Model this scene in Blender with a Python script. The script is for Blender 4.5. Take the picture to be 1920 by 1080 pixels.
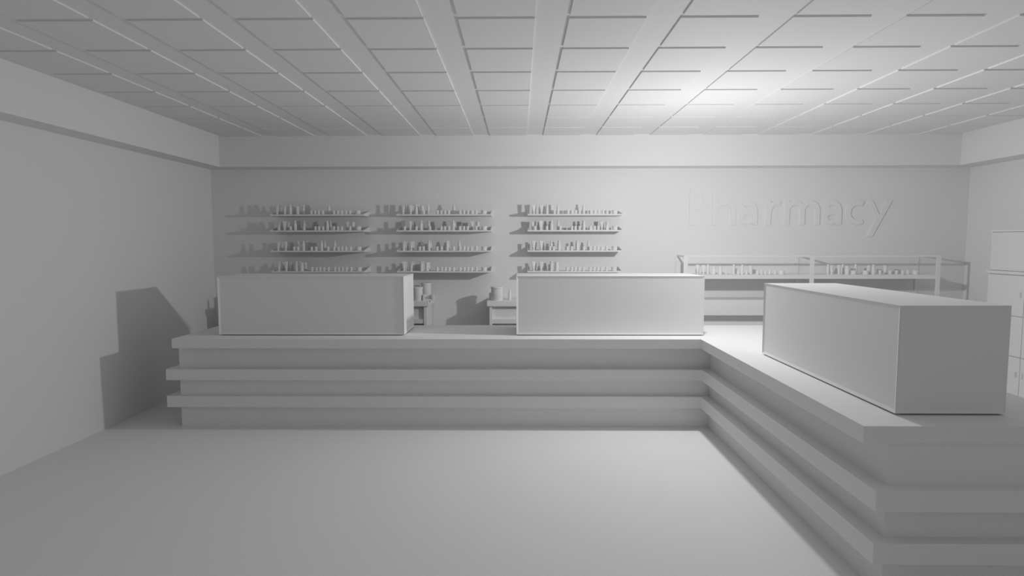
import bpy, bmesh, math, random
from mathutils import Matrix, Vector

for o in list(bpy.data.objects):
    bpy.data.objects.remove(o, do_unlink=True)
C = bpy.context.scene.collection
SC = bpy.context.scene
S = 0.65                 # metres per layout unit
FZ = 2.957               # eye height above the floor, layout units

def W(x, y, z):          # layout (eye at the origin) -> world metres, floor at z = 0
    return Vector((x * S, y * S, (z + FZ) * S))

# ------------------------------------------------------------ camera, world, light, exposure
F_PX, YAW, PITCH, ROLL = 1123.9, 0.0121, -0.0757, -0.0012
cy, sy, cp, sp, cr, sr = (math.cos(YAW), math.sin(YAW), math.cos(PITCH), math.sin(PITCH), math.cos(ROLL), math.sin(ROLL))
fw = Vector((-sy * cp, cy * cp, sp)); rt = Vector((cy, sy, 0)); up = rt.cross(fw)
rt2 = rt * cr + up * sr; up2 = -rt * sr + up * cr
cam_d = bpy.data.cameras.new('camera'); cam_d.sensor_width = 36; cam_d.lens = F_PX / 1920 * 36
cam_d.clip_start = 0.05; cam_d.clip_end = 100
cam = bpy.data.objects.new('camera', cam_d); C.objects.link(cam)
M = Matrix((rt2, up2, -fw)).transposed().to_4x4(); M.translation = W(0, 0, 0)
cam.matrix_world = M
SC.camera = cam

wd = bpy.data.worlds.new('world'); SC.world = wd; wd.use_nodes = True
bg = wd.node_tree.nodes['Background']; bg.inputs[0].default_value = (1, 1, 1, 1); bg.inputs[1].default_value = 0.265

ld = bpy.data.lights.new('ceiling_lamp_light', 'POINT'); ld.energy = 166; ld.shadow_soft_size = 0.04
ld.use_nodes = True                       # bare lamp with its falloff artificially softened: tames the hot spot close to it
_n = ld.node_tree; _f = _n.nodes.new('ShaderNodeLightFalloff')
_f.inputs['Strength'].default_value = 1.0; _f.inputs['Smooth'].default_value = 5.0
_n.links.new(_f.outputs['Quadratic'], _n.nodes['Emission'].inputs['Strength'])
lo = bpy.data.objects.new('ceiling_lamp_light', ld); C.objects.link(lo); lo.location = W(2.79, 9.18, 0.60)

vs = SC.view_settings
vs.view_transform = 'Standard'; vs.look = 'None'; vs.exposure = 0.0; vs.gamma = 1.0; vs.use_curve_mapping = False

# ------------------------------------------------------------ materials (unpainted matt grey everywhere)
def mat(name, v, rough=0.75, spec=0.2, var=0.008):
    m = bpy.data.materials.new(name); m.use_nodes = True
    nt = m.node_tree; b = nt.nodes['Principled BSDF']
    n = nt.nodes.new('ShaderNodeTexNoise'); n.inputs['Scale'].default_value = 3.0
    r = nt.nodes.new('ShaderNodeValToRGB')
    r.color_ramp.elements[0].color = (v - var, v - var, v - var, 1)
    r.color_ramp.elements[1].color = (v + var, v + var, v + var, 1)
    nt.links.new(n.outputs['Fac'], r.inputs['Fac']); nt.links.new(r.outputs['Color'], b.inputs['Base Color'])
    b.inputs['Roughness'].default_value = rough
    b.inputs['Specular IOR Level'].default_value = spec
    return m
ALB = 0.86
M_wall = mat('matt_wall_paint', ALB); M_ceil = mat('ceiling_tile', ALB); M_floor = mat('matt_floor', ALB)
M_plat = mat('platform_plaster', ALB); M_desk = mat('counter_laminate', ALB); M_shelf = mat('shelf_lacquer', ALB)
M_pack = mat('white_packaging', ALB); M_cab = mat('cabinet_lacquer', ALB); M_sign = mat('sign_letter', ALB)

# ------------------------------------------------------------ mesh helpers
def box(bm, x0, x1, y0, y1, z0, z1):
    v = [bm.verts.new(W(x, y, z)) for z in (z0, z1) for y in (y0, y1) for x in (x0, x1)]
    for f in ((0, 2, 3, 1), (4, 5, 7, 6), (0, 1, 5, 4), (2, 6, 7, 3), (0, 4, 6, 2), (1, 3, 7, 5)):
        bm.faces.new([v[i] for i in f])

def prism_z(bm, pts, z0, z1):
    lo_ = [bm.verts.new(W(x, y, z0)) for x, y in pts]; hi = [bm.verts.new(W(x, y, z1)) for x, y in pts]
    n = len(pts)
    bm.faces.new(list(reversed(lo_))); bm.faces.new(hi)
    for i in range(n):
        j = (i + 1) % n; bm.faces.new((lo_[i], lo_[j], hi[j], hi[i]))

def link(name, bm, m, parent=None, loc=None, bevel=0.0, smooth=False):
    bmesh.ops.recalc_face_normals(bm, faces=bm.faces)
    me = bpy.data.meshes.new(name)
    if loc is not None:                       # vertices were written in world space; keep the origin at loc
        for v in bm.verts: v.co -= loc
    bm.to_mesh(me); bm.free(); me.materials.append(m)
    if smooth:
        for p in me.polygons: p.use_smooth = True
    o = bpy.data.objects.new(name, me); C.objects.link(o)
    if loc is not None: o.location = loc
    if parent is not None:
        o.parent = parent
        if loc is not None: o.location = loc - parent.location
    if bevel:
        b = o.modifiers.new('bevel', 'BEVEL'); b.width = bevel; b.segments = 2; b.limit_method = 'ANGLE'
    return o

def tag(o, label=None, cat=None, group=None, kind=None):
    if label: o['label'] = label
    if cat: o['category'] = cat
    if group: o['group'] = group
    if kind: o['kind'] = kind
    return o

def thing(name, loc, label, cat, group=None):
    o = bpy.data.objects.new(name, None); o.empty_display_size = 0.1; C.objects.link(o); o.location = loc
    return tag(o, label, cat, group)

def part(name, bm, m, parent, **k):           # vertices in world space -> child of parent
    return link(name, bm, m, parent, loc=parent.location.copy(), **k)

def struct(name, bm, m, label):
    o = link(name, bm, m); tag(o, label=label, kind='structure'); return o

# ------------------------------------------------------------ room
Xl, Xr, Yb, Y0 = -6.60, 9.50, 12.893, -1.6
Zc, Zs, TH = 2.1789, 1.5616, 0.018
b = bmesh.new(); box(b, Xl - .2, Xr + .2, Y0, Yb + .2, -FZ - .2, -FZ); struct('floor', b, M_floor, 'smooth pale grey floor of the shop')
b = bmesh.new(); box(b, Xl - .2, Xl, Y0, Yb + .2, -FZ, Zc + TH); struct('wall_left', b, M_wall, 'bare grey wall along the left side')
b = bmesh.new(); box(b, Xr, Xr + .2, Y0, Yb + .2, -FZ, Zc + TH); struct('wall_right', b, M_wall, 'bare grey wall along the right side')
b = bmesh.new(); box(b, Xl, Xr, Yb, Yb + .2, -FZ, Zc + TH); struct('wall_back', b, M_wall, 'bare grey back wall behind shelves and sign')
Xsl, Xsr, Ysb = -6.178, 8.972, 12.4455
b = bmesh.new(); box(b, Xl, Xsl, Y0, Yb, Zs, Zc + TH); struct('trim_1', b, M_wall, 'boxed soffit below the ceiling on the left')
b = bmesh.new(); box(b, Xsl, Xsr, Ysb, Yb, Zs, Zc + TH); struct('trim_2', b, M_wall, 'boxed soffit below the ceiling at the back')
b = bmesh.new(); box(b, Xsr, Xr, Y0, Yb, Zs, Zc + TH); struct('trim_3', b, M_wall, 'boxed soffit below the ceiling on the right')
b = bmesh.new()
box(b, Xl - .2, Xr + .2, Y0, Yb + .2, Zc + TH, Zc + TH + .2)
CP, CX0, CW, RP, R0, GAP = 1.0877, 0.4899, 0.7512, 0.933, 11.6372, 0.066
for k in range(-6, 8):
    for j in range(0, 15):
        ya = R0 - j * RP
        if ya < Y0: continue
        yb_ = min(ya + RP - GAP, Ysb)
        box(b, CX0 + k * CP, CX0 + k * CP + CW, ya, yb_, Zc, Zc + TH)
struct('ceiling', b, M_ceil, 'ceiling with rows of raised square tiles between smooth bands')

# ------------------------------------------------------------ stepped platform
def lpoly(a, y, x, n, r, back):
    return [(a, y), (x, y), (x, n), (r, n), (r, back), (a, back)]
pf = thing('stepped_platform', W(-1, 10, -FZ), 'wide L-shaped platform with three overhanging steps under the box counters', 'platform')
for (a, y, x, n, z1, z0, r, bk) in ((-5.443, 9.231, 2.816, 4.834, -1.5, -1.6455, 4.87, 10.829),
                                    (-5.6205, 9.338, 2.877, 4.730, -2.003, -2.177, 4.86, 10.82),
                                    (-5.642, 9.371, 2.881, 4.738, -2.445, -2.624, 4.86, 10.82)):
    b = bmesh.new(); prism_z(b, lpoly(a, y, x, n, r, bk), z0, z1); part('tread', b, M_plat, pf)
for (z0, z1) in ((-2.003, -1.6455), (-2.445, -2.177), (-FZ, -2.624)):
    b = bmesh.new(); prism_z(b, lpoly(-5.461, 9.45, 3.029, 4.849, 4.80, 10.76), z0, z1); part('riser', b, M_plat, pf)

# ------------------------------------------------------------ box counters
def counter(x0, x1, y0, y1, ztop, label):
    t = thing('box_counter', W((x0 + x1) / 2, (y0 + y1) / 2, -1.5), label, 'counter', 'box counters on the platform')
    b = bmesh.new(); box(b, x0 + .06, x1 - .06, y0 + .06, y1 - .06, -1.5, -1.484); part('plinth', b, M_desk, t)
    b = bmesh.new(); box(b, x0, x1, y0, y1, -1.484, ztop)
    b.normal_update()
    bmesh.ops.recalc_face_normals(b, faces=b.faces)
    side = [f for f in b.faces if abs(f.normal.z) < .5]
    for f in side:
        n = f.normal.copy()
        bmesh.ops.inset_individual(b, faces=[f], thickness=0.042 * S, depth=0)
        for v in f.verts: v.co -= n * 0.014 * S
    part('body', b, M_desk, t)
counter(-4.877, -1.8625, 9.60, 10.50, -.5395, 'long box counter on the platform nearest the left wall')
counter(-.0447, 2.967, 9.605, 10.54, -.5395, 'brightly lit long box counter in the middle of the platform')
counter(3.2605, 4.208, 5.146, 8.003, -.543, 'box counter turned end-on on the right arm of the platform')

# ------------------------------------------------------------ back tables
def back_table(x0, x1, label):
    Yf, zt = 12.1, -1.182
    t = thing('side_table', W((x0 + x1) / 2, 12.5, -FZ), label, 'table', 'tables behind the platform')
    b = bmesh.new(); box(b, x0, x1, Yf, Yb - .004, zt - .112, zt); part('table_top', b, M_shelf, t, bevel=.004)
    for xs in (x0 + .05, x1 - .05 - .055):
        b = bmesh.new(); box(b, xs, xs + .055, Yf + .03, Yb - .03, -FZ, zt - .112); part('side_panel', b, M_shelf, t)
    b = bmesh.new(); box(b, x0 + .105, x1 - .105, Yf + .105, Yf + .13, -1.56, zt - .112); part('front_panel', b, M_shelf, t)
    for z in (-1.65, -2.2, -2.80):
        b = bmesh.new(); box(b, x0 + .105, x1 - .105, Yf + .045, Yf + .60, z, z + .09); part('shelf', b, M_shelf, t)
    return t, zt
T1, ZT = back_table(-5.60, -1.84, 'low shelved table by the back wall behind the left box counter')
T2, _ = back_table(-.656, 2.2, 'low shelved table by the back wall behind the middle box counter')

# ------------------------------------------------------------ lathe goods: every prototype has its foot at the origin
def lathe(bm, prof, n=14):
    rings = []
    for r, z in prof:
        if r <= 1e-6: rings.append([bm.verts.new((0, 0, z * S))]); continue
        rings.append([bm.verts.new((r * S * math.cos(2 * math.pi * i / n), r * S * math.sin(2 * math.pi * i / n), z * S)) for i in range(n)])
    for a, c in zip(rings, rings[1:]):
        for i in range(n):
            j = (i + 1) % n
            if len(a) == 1 and len(c) == 1: continue
            if len(a) == 1: bm.faces.new((a[0], c[j], c[i]))
            elif len(c) == 1: bm.faces.new((a[i], a[j], c[0]))
            else: bm.faces.new((a[i], a[j], c[j], c[i]))

def lathe_mesh(name, prof, n=14):
    b = bmesh.new(); lathe(b, prof, n); bmesh.ops.recalc_face_normals(b, faces=b.faces)
    me = bpy.data.meshes.new(name); b.to_mesh(me); b.free(); me.materials.append(M_pack)
    for p in me.polygons: p.use_smooth = True
    me.set_sharp_from_angle(angle=math.radians(35))
    return me

def tube_mesh():                                  # squeeze tube: round at the cap, flat and wide at the crimp
    b = bmesh.new(); n = 16; rings = []
    for k in range(9):
        t = k / 8; z = (.035 + t * .163) * S
        rx = (.024 + (.040 - .024) * min(1, t * 1.3)) * S; ry = (.024 * (1 - t) + .003) * S
        rings.append([b.verts.new((rx * math.cos(2 * math.pi * i / n), ry * math.sin(2 * math.pi * i / n), z)) for i in range(n)])
    for a, c in zip(rings, rings[1:]):
        for i in range(n):
            j = (i + 1) % n; b.faces.new((a[i], a[j], c[j], c[i]))
    b.faces.new(rings[-1]); b.faces.new(list(reversed(rings[0])))
    bmesh.ops.recalc_face_normals(b, faces=b.faces)
    me = bpy.data.meshes.new('tube_body'); b.to_mesh(me); b.free(); me.materials.append(M_pack)
    for p in me.polygons: p.use_smooth = True
    return me

ME = {
 'tube': [('body', tube_mesh()), ('cap', lathe_mesh('tube_cap', [(0, 0), (.023, 0), (.025, .034), (0, .035)]))],
 'bottle': [('body', lathe_mesh('bottle_body', [(0, 0), (.029, 0), (.031, .006), (.031, .135), (.027, .150), (.018, .158), (.018, .166), (0, .166)])),
            ('cap', lathe_mesh('bottle_cap', [(0, .162), (.021, .162), (.021, .196), (.017, .203), (0, .203)]))],
 'pill_bottle': [('body', lathe_mesh('pill_body', [(0, 0), (.037, 0), (.040, .006), (.040, .118), (.035, .130), (.029, .136), (0, .136)])),
                 ('cap', lathe_mesh('pill_cap', [(0, .134), (.039, .134), (.039, .172), (.036, .177), (0, .177)]))],
 'jar': [('body', lathe_mesh('jar_body', [(0, 0), (.026, 0), (.029, .005), (.029, .055), (.025, .060), (0, .060)])),
         ('lid', lathe_mesh('jar_lid', [(0, .058), (.030, .058), (.030, .080), (.027, .084), (0, .084)]))],
 'tub': [('body', lathe_mesh('tub_body', [(0, 0), (.050, 0), (.055, .006), (.057, .060), (0, .060)], 20)),
         ('lid', lathe_mesh('tub_lid', [(0, .058), (.061, .058), (.061, .078), (.057, .082), (0, .082)], 20))],
 'canister': [('body', lathe_mesh('canister_body', [(0, 0), (.105, 0), (.110, .008), (.110, .262), (0, .262)], 28)),
              ('lid', lathe_mesh('canister_lid', [(0, .260), (.120, .260), (.120, .284), (.115, .290), (0, .290)], 28))],
}
NOUN = {'tube': ('squeeze_tube', 'squeeze tube standing on its cap', 'tube'), 'bottle': ('slim_bottle', 'tall slim capped bottle', 'bottle'),
        'pill_bottle': ('pill_bottle', 'broad bottle with screw cap', 'bottle'), 'jar': ('small_jar', 'small round jar', 'jar'),
        'tub': ('wide_tub', 'wide low tub', 'tub'), 'canister': ('canister', 'large lidded canister', 'canister')}
PROTO = {}
def copy_tree(o):
    c = o.copy(); C.objects.link(c)
    for ch in list(o.children):
        d = ch.copy(); C.objects.link(d); d.parent = c
    return c
def item(kind, x, y, z, label, group, rz=0.0, sc=(1, 1, 1)):
    if kind not in PROTO:
        t = thing(NOUN[kind][0], Vector((0, 0, 0)), label, NOUN[kind][2], group)
        for pn, me in ME[kind]:
            o = bpy.data.objects.new(pn, me); C.objects.link(o); o.parent = t
        PROTO[kind] = t
    else:
        t = copy_tree(PROTO[kind])
    t['label'] = label
    if 'group' in t: del t['group']
    if group: t['group'] = group
    t.location = W(x, y, z); t.rotation_euler = (0, 0, rz); t.scale = sc
    return t

ORD = ['first', 'second', 'third', 'fourth', 'fifth', 'sixth', 'seventh', 'eighth', 'ninth', 'tenth', 'eleventh', 'twelfth',
       'thirteenth', 'fourteenth', 'fifteenth', 'sixteenth', 'seventeenth', 'eighteenth', 'nineteenth', 'twentieth']

# ------------------------------------------------------------ wall shelves and what stands on them
YSF = 12.417; ZSH = (.5545, .2267, -.1928, -.6214); XSH = (-5.166, -2.540, .172); SLEN = 1.958
ROWN = ('top', 'second', 'third', 'bottom'); RACK = ('left', 'middle', 'right')
# position (in 1/6.75 photo pixels from 940 on the right-hand rack), kind, depth row (0 front, 1 back)
T_, B_, P_, J_, U_ = 'tube', 'bottle', 'pill_bottle', 'jar', 'tub'
ROWS = [
 [(412, T_, 0), (508, T_, 0), (580, B_, 0), (640, P_, 1), (672, J_, 0), (718, B_, 1), (845, J_, 0), (893, J_, 0), (940, J_, 0), (988, J_, 0), (1040, B_, 1), (1130, J_, 0), (1180, J_, 0), (1230, J_, 0), (1283, J_, 0), (1333, J_, 0), (1430, U_, 0)],
 [(402, T_, 1), (429, J_, 0), (500, T_, 0), (578, J_, 0), (638, B_, 0), (722, B_, 1), (748, J_, 0), (893, J_, 0), (938, J_, 0), (990, J_, 0), (1045, B_, 0), (1126, J_, 0), (1178, J_, 0), (1225, J_, 0), (1268, T_, 1), (1332, J_, 0), (1340, P_, 1), (1433, U_, 0)],
 [(412, T_, 0), (508, T_, 0), (617, J_, 0), (636, B_, 1), (664, J_, 0), (735, B_, 0), (838, J_, 0), (893, J_, 0), (965, B_, 0), (1045, J_, 0), (1105, B_, 1), (1125, J_, 0), (1178, J_, 0), (1224, J_, 0), (1273, J_, 0), (1333, J_, 0), (1432, U_, 0)],
 [(412, T_, 0), (506, T_, 0), (638, B_, 0), (706, P_, 0), (836, J_, 0), (893, J_, 0), (938, J_, 0), (988, J_, 0), (1043, J_, 0), (1126, J_, 0), (1178, J_, 0), (1224, J_, 0), (1273, J_, 0), (1333, J_, 0), (1430, U_, 0)],
]
random.seed(4)
for g in range(3):
    x0 = XSH[g]; x1 = x0 + SLEN
    for r in range(4):
        zb = ZSH[r]; zt = zb + .030
        t = thing('wall_shelf', W((x0 + x1) / 2, Yb, zb), f'{ROWN[r]} wall shelf with sloped end brackets in the {RACK[g]} rack', 'shelf', 'shelves on the back wall')
        b = bmesh.new(); box(b, x0 + .018, x1 - .018, YSF, Yb - .002, zb, zt); part('board', b, M_shelf, t)
        for xs in (x0, x1 - .018):
            b = bmesh.new()
            pr = [(YSF, zb), (Yb - .002, zb), (Yb - .002, zb + .115), (YSF, zt + .004)]
            a = [b.verts.new(W(xs, y, z)) for y, z in pr]; c = [b.verts.new(W(xs + .018, y, z)) for y, z in pr]
            b.faces.new(a); b.faces.new(list(reversed(c)))
            for i in range(4):
                j = (i + 1) % 4; b.faces.new((a[j], a[i], c[i], c[j]))
            part('end_bracket', b, M_shelf, t)
        for i, (pz, kind, dr) in enumerate(ROWS[r]):
            yy = YSF + (.085 if dr == 0 else .20)
            if kind == 'tub': yy = YSF + .10
            px = 940 + pz / 6.75 - 989.6
            xx = x0 + px / 1123.9 * yy
            item(kind, xx, yy, zt, f'{NOUN[kind][1]}, {ORD[i]} from left, {ROWN[r]} shelf of {RACK[g]} rack',
                 f'goods on the {ROWN[r]} shelf of the {RACK[g]} rack', rz=random.uniform(-.25, .25))
            if dr == 0 and kind in ('tube', 'bottle', 'pill_bottle'):       # the same goods again behind, against the wall
                item(kind, xx + .004, yy + .19, zt, f'{NOUN[kind][1]} at the rear, directly behind the {ORD[i]} item, {ROWN[r]} shelf of {RACK[g]} rack'.replace(' standing on its cap', '').replace('tall ', '').replace(' with screw cap', ''),
                     f'rear goods on the {ROWN[r]} shelf of the {RACK[g]} rack', rz=random.uniform(-.25, .25))

# ------------------------------------------------------------ canisters on the tables
item('canister', -2.085, 12.23, ZT, 'lidded canister at the front of the left table beside the counter end', 'canisters on the back tables', sc=(.95, .95, .95))
item('canister', -1.965, 12.62, ZT, 'taller lidded canister at the back of the left table', 'canisters on the back tables', sc=(.93, .93, 1.16))
item('canister', -4.98, 12.32, ZT, 'lidded canister at the far left end of the left table, behind the counter', 'canisters on the back tables', sc=(1, 1, 1))
item('bottle', -5.42, 12.16, ZT, 'slim bottle at the far left end of left table, behind the counter', None)
item('canister', -.455, 12.25, ZT, 'lidded canister near the left end of the middle table', 'canisters on the back tables', sc=(1.1, 1.1, .98))
item('pill_bottle', -.60, 12.40, ZT, 'small capped bottle behind the canister at the left edge of middle table', 'small bottles on the middle table', sc=(.7, .7, .82))
item('bottle', -.195, 12.30, ZT, 'slim capped bottle standing alone right of the canister, middle table', 'small bottles on the middle table', sc=(1, 1, 1.08))
t = thing('desk_organizer', W(-1.86, 12.22, ZT), 'small open desk organizer on the right end of the left table', 'organizer')
b = bmesh.new(); box(b, -1.97, -1.75, 12.15, 12.30, ZT, ZT + .03); part('tray', b, M_shelf, t)
for xs in (-1.97, -1.785):
    b = bmesh.new(); box(b, xs, xs + .035, 12.15, 12.30, ZT + .03, ZT + .125); part('side_wall', b, M_shelf, t)
b = bmesh.new(); box(b, -1.935, -1.785, 12.27, 12.30, ZT + .03, ZT + .11); part('rear_wall', b, M_shelf, t)

# ------------------------------------------------------------ display case
t = thing('display_case', W(5.93, 12.55, -FZ), 'long open-framed display case against the back wall below the sign', 'display case')
YCF, XC, ZTOP = 12.22, (3.385, 5.940, 8.480), -.268
def bar(name, *a):
    b = bmesh.new(); box(b, *a); part(name, b, M_cab, t, bevel=.002)
PW = .09
for x in XC:
    bar('post', x - PW / 2, x + PW / 2, YCF, YCF + .014, -FZ, ZTOP - .036)
    bar('post', x - PW / 2 + .01, x + PW / 2 - .01, Yb - .017, Yb - .003, -FZ, ZTOP - .036)
    bar('side_rail', x - .012, x + .012, YCF + .02, Yb - .003, ZTOP - .034, ZTOP)
bar('top_rail', XC[0] - PW / 2, XC[2] + PW / 2, YCF, YCF + .02, ZTOP - .036, ZTOP)
ZDS = -.664
for i in (0, 1):
    bar('shelf', XC[i] + PW / 2, XC[i + 1] - PW / 2, YCF + .005, Yb - .004, ZDS - .080, ZDS)
    for z1, z0 in ((-1.178, -1.494), (-1.63, -2.25), (-2.38, -2.85)):
        bar('drawer_box', XC[i] + PW / 2, XC[i + 1] - PW / 2, YCF + .03, Yb - .004, z0, z1)
    bar('recessed_panel', XC[i] + PW / 2, XC[i + 1] - PW / 2, YCF + .24, YCF + .27, -2.37, -1.50)

CASE = [
 ('left', [(1307, T_, 1), (1318, T_, 0), (1326, B_, 1), (1337, P_, 0), (1349, P_, 0), (1360, J_, 1), (1374, B_, 1), (1382.5, J_, 0), (1389.5, B_, 0), (1397.8, J_, 0), (1405.5, P_, 1), (1418, J_, 0), (1426, J_, 0), (1433, J_, 0), (1441, J_, 0), (1451, J_, 0), (1463, U_, 0)]),
 ('right', [(1549, B_, 1), (1556, T_, 0), (1569.5, T_, 0), (1576, B_, 1), (1584.5, P_, 0), (1596.5, U_, 0), (1600, B_, 1), (1619, U_, 0), (1624.5, P_, 1), (1633, B_, 0), (1645.5, J_, 0), (1655, P_, 1), (1664.5, J_, 0), (1676, J_, 0), (1687.5, J_, 0), (1697, J_, 0), (1711, U_, 0)])]
for sd, lst in CASE:
    for i, (px, kind, dr) in enumerate(lst):
        yy = YCF + (.17 if dr == 0 else .36)
        xx = (px - 973.6) / 1123.9 * yy * 1.0005
        item(kind, xx, yy, ZDS, f'{NOUN[kind][1]}, {ORD[i]} from left in the {sd} bay of display case',
             f'goods in the {sd} bay of the display case', rz=random.uniform(-.3, .3))

# ------------------------------------------------------------ cabinet on the right wall
XF = 9.10
t = thing('wall_cabinet', W(9.3, 10.95, -FZ), 'tall white cabinet with pairs of doors against the right wall', 'cabinet')
ya, ym, yz = 11.76, 10.87, 9.98
b = bmesh.new(); box(b, XF + .03, Xr - .003, yz, ya, -FZ, -.56); part('carcass', b, M_cab, t, bevel=.003)
b = bmesh.new(); box(b, XF + .05, Xr - .003, yz, ya - .03, -.56, .22); part('upper_carcass', b, M_cab, t, bevel=.003)
b = bmesh.new(); box(b, XF - .02, XF + .05, yz - .01, ya, -.60, -.545); part('ledge', b, M_cab, t, bevel=.003)
b = bmesh.new(); box(b, XF - .005, XF + .05, yz, ya - .03, .19, .23); part('cornice', b, M_cab, t, bevel=.003)
def door(z0, z1, hz, xf):
    for y0, y1, hy in ((ym + .006, ya - .035, ym + .07), (yz + .02, ym - .006, ym - .07)):
        b = bmesh.new(); box(b, xf, XF + .05 if z0 > -.56 else XF + .03, y0, y1, z0, z1)
        d = part('door', b, M_cab, t, bevel=.004)
        if hz is not None:
            b = bmesh.new(); box(b, xf - .035, xf, hy - .012, hy + .012, hz - .045, hz + .045)
            h = link('handle', b, M_cab, d, loc=t.location.copy(), bevel=.004); h.location = (0, 0, 0)
door(-.535, .185, None, XF + .02)
door(-1.355, -.615, -.96, XF)
door(-2.10, -1.372, None, XF)
door(-2.90, -2.117, -2.42, XF)

# ------------------------------------------------------------ raised lettering
KX = (7.899 - 3.617) / 380.0
def sx_(px): return 3.617 + (px - 1293) * KX
def sz_(py): return 1.11 - (py - 356) * KX
DEP = .026; SWD = 9.0
sign = thing('wall_sign', W(5.76, Yb, .74), 'raised pale letters reading Pharmacy on the back wall above display case', 'sign')
def ribbon(bm, path, d, w=SWD):
    n = len(path); L = []; R = []
    for i, (x, y) in enumerate(path):
        a = path[max(i - 1, 0)]; c = path[min(i + 1, n - 1)]
        dx, dy = c[0] - a[0], c[1] - a[1]; l = math.hypot(dx, dy); nx, ny = -dy / l, dx / l
        L.append((x + nx * w / 2, y + ny * w / 2)); R.append((x - nx * w / 2, y - ny * w / 2))
    solid_strip(bm, L, R, d)
def solid_strip(bm, L, R, d):
    n = len(L)
    V = [[bm.verts.new(W(sx_(x), yy, sz_(y))) for (x, y) in P] for P in (L, R) for yy in (Yb - d, Yb)]
    lf, lb, rf, rb = V
    for i in range(n - 1):
        bm.faces.new((lf[i], lf[i + 1], rf[i + 1], rf[i])); bm.faces.new((lb[i], rb[i], rb[i + 1], lb[i + 1]))
        bm.faces.new((lf[i], lb[i], lb[i + 1], lf[i + 1])); bm.faces.new((rf[i], rf[i + 1], rb[i + 1], rb[i]))
    bm.faces.new((lf[0], rf[0], rb[0], lb[0])); bm.faces.new((lf[-1], lb[-1], rb[-1], rf[-1]))
def arc(cx, cy_, rx, ry, a0, a1, n=14):           # degrees, y down
    return [(cx + rx * math.cos(math.radians(a0 + (a1 - a0) * i / n)), cy_ + ry * math.sin(math.radians(a0 + (a1 - a0) * i / n))) for i in range(n + 1)]
BL = 421.5
def letter(fn):
    b = bmesh.new(); fn(b); part('letter', b, M_sign, sign)
def g_P(b):
    ribbon(b, [(1297.5, 356), (1297.5, BL)], DEP)
    ribbon(b, [(1299, 360.5)] + arc(1311, 374, 13, 13.5, -90, 90) + [(1299, 387.5)], DEP - .001)
def g_h(b):
    ribbon(b, [(1340, 352), (1340, BL)], DEP)
    ribbon(b, [(1341, 396)] + arc(1358.5, 396, 17, 15.5, 190, 360)[0:] + [(1375.5, BL)], DEP - .001)
def g_a(off):
    def f(b):
        ribbon(b, arc(1403, 396, 13.5, 15.5, 225, 360) + [(1416.5, BL)], DEP)
        ribbon(b, [(1415, 399)] + arc(1402, 408.2, 10.6, 9.2, 270, 90) + [(1415, 412.5)], DEP - .001, 8.0)
    def g(b):
        f(b)
        for v in b.verts: v.co.x += off * KX * S
    return g
def g_r(b):
    ribbon(b, [(1441.5, 376), (1441.5, BL)], DEP)
    ribbon(b, [(1442, 400)] + arc(1459, 399, 16.5, 18.5, 185, 285), DEP - .001)
def g_m(b):
    ribbon(b, [(1476.5, 376), (1476.5, BL)], DEP)
    ribbon(b, arc(1491.5, 395, 14, 14.5, 190, 360) + [(1505.5, BL)], DEP - .001)
    ribbon(b, arc(1519.5, 395, 14, 14.5, 190, 360) + [(1533.5, BL)], DEP - .002)
def g_c(b):
    ribbon(b, arc(1609, 399, 18, 18.3, -60, -300, 22), DEP)
def g_y(b):
    solid_strip(b, [(1625.8, 376), (1644.5, 412)], [(1635.8, 376), (1650, 405)], DEP - .001)
    solid_strip(b, [(1662.5, 376), (1627, 443.7)], [(1672.5, 376), (1637.5, 443.7)], DEP)
for fn in (g_P, g_h, g_a(0), g_r, g_m, g_a(157.5), g_c, g_y): letter(fn)
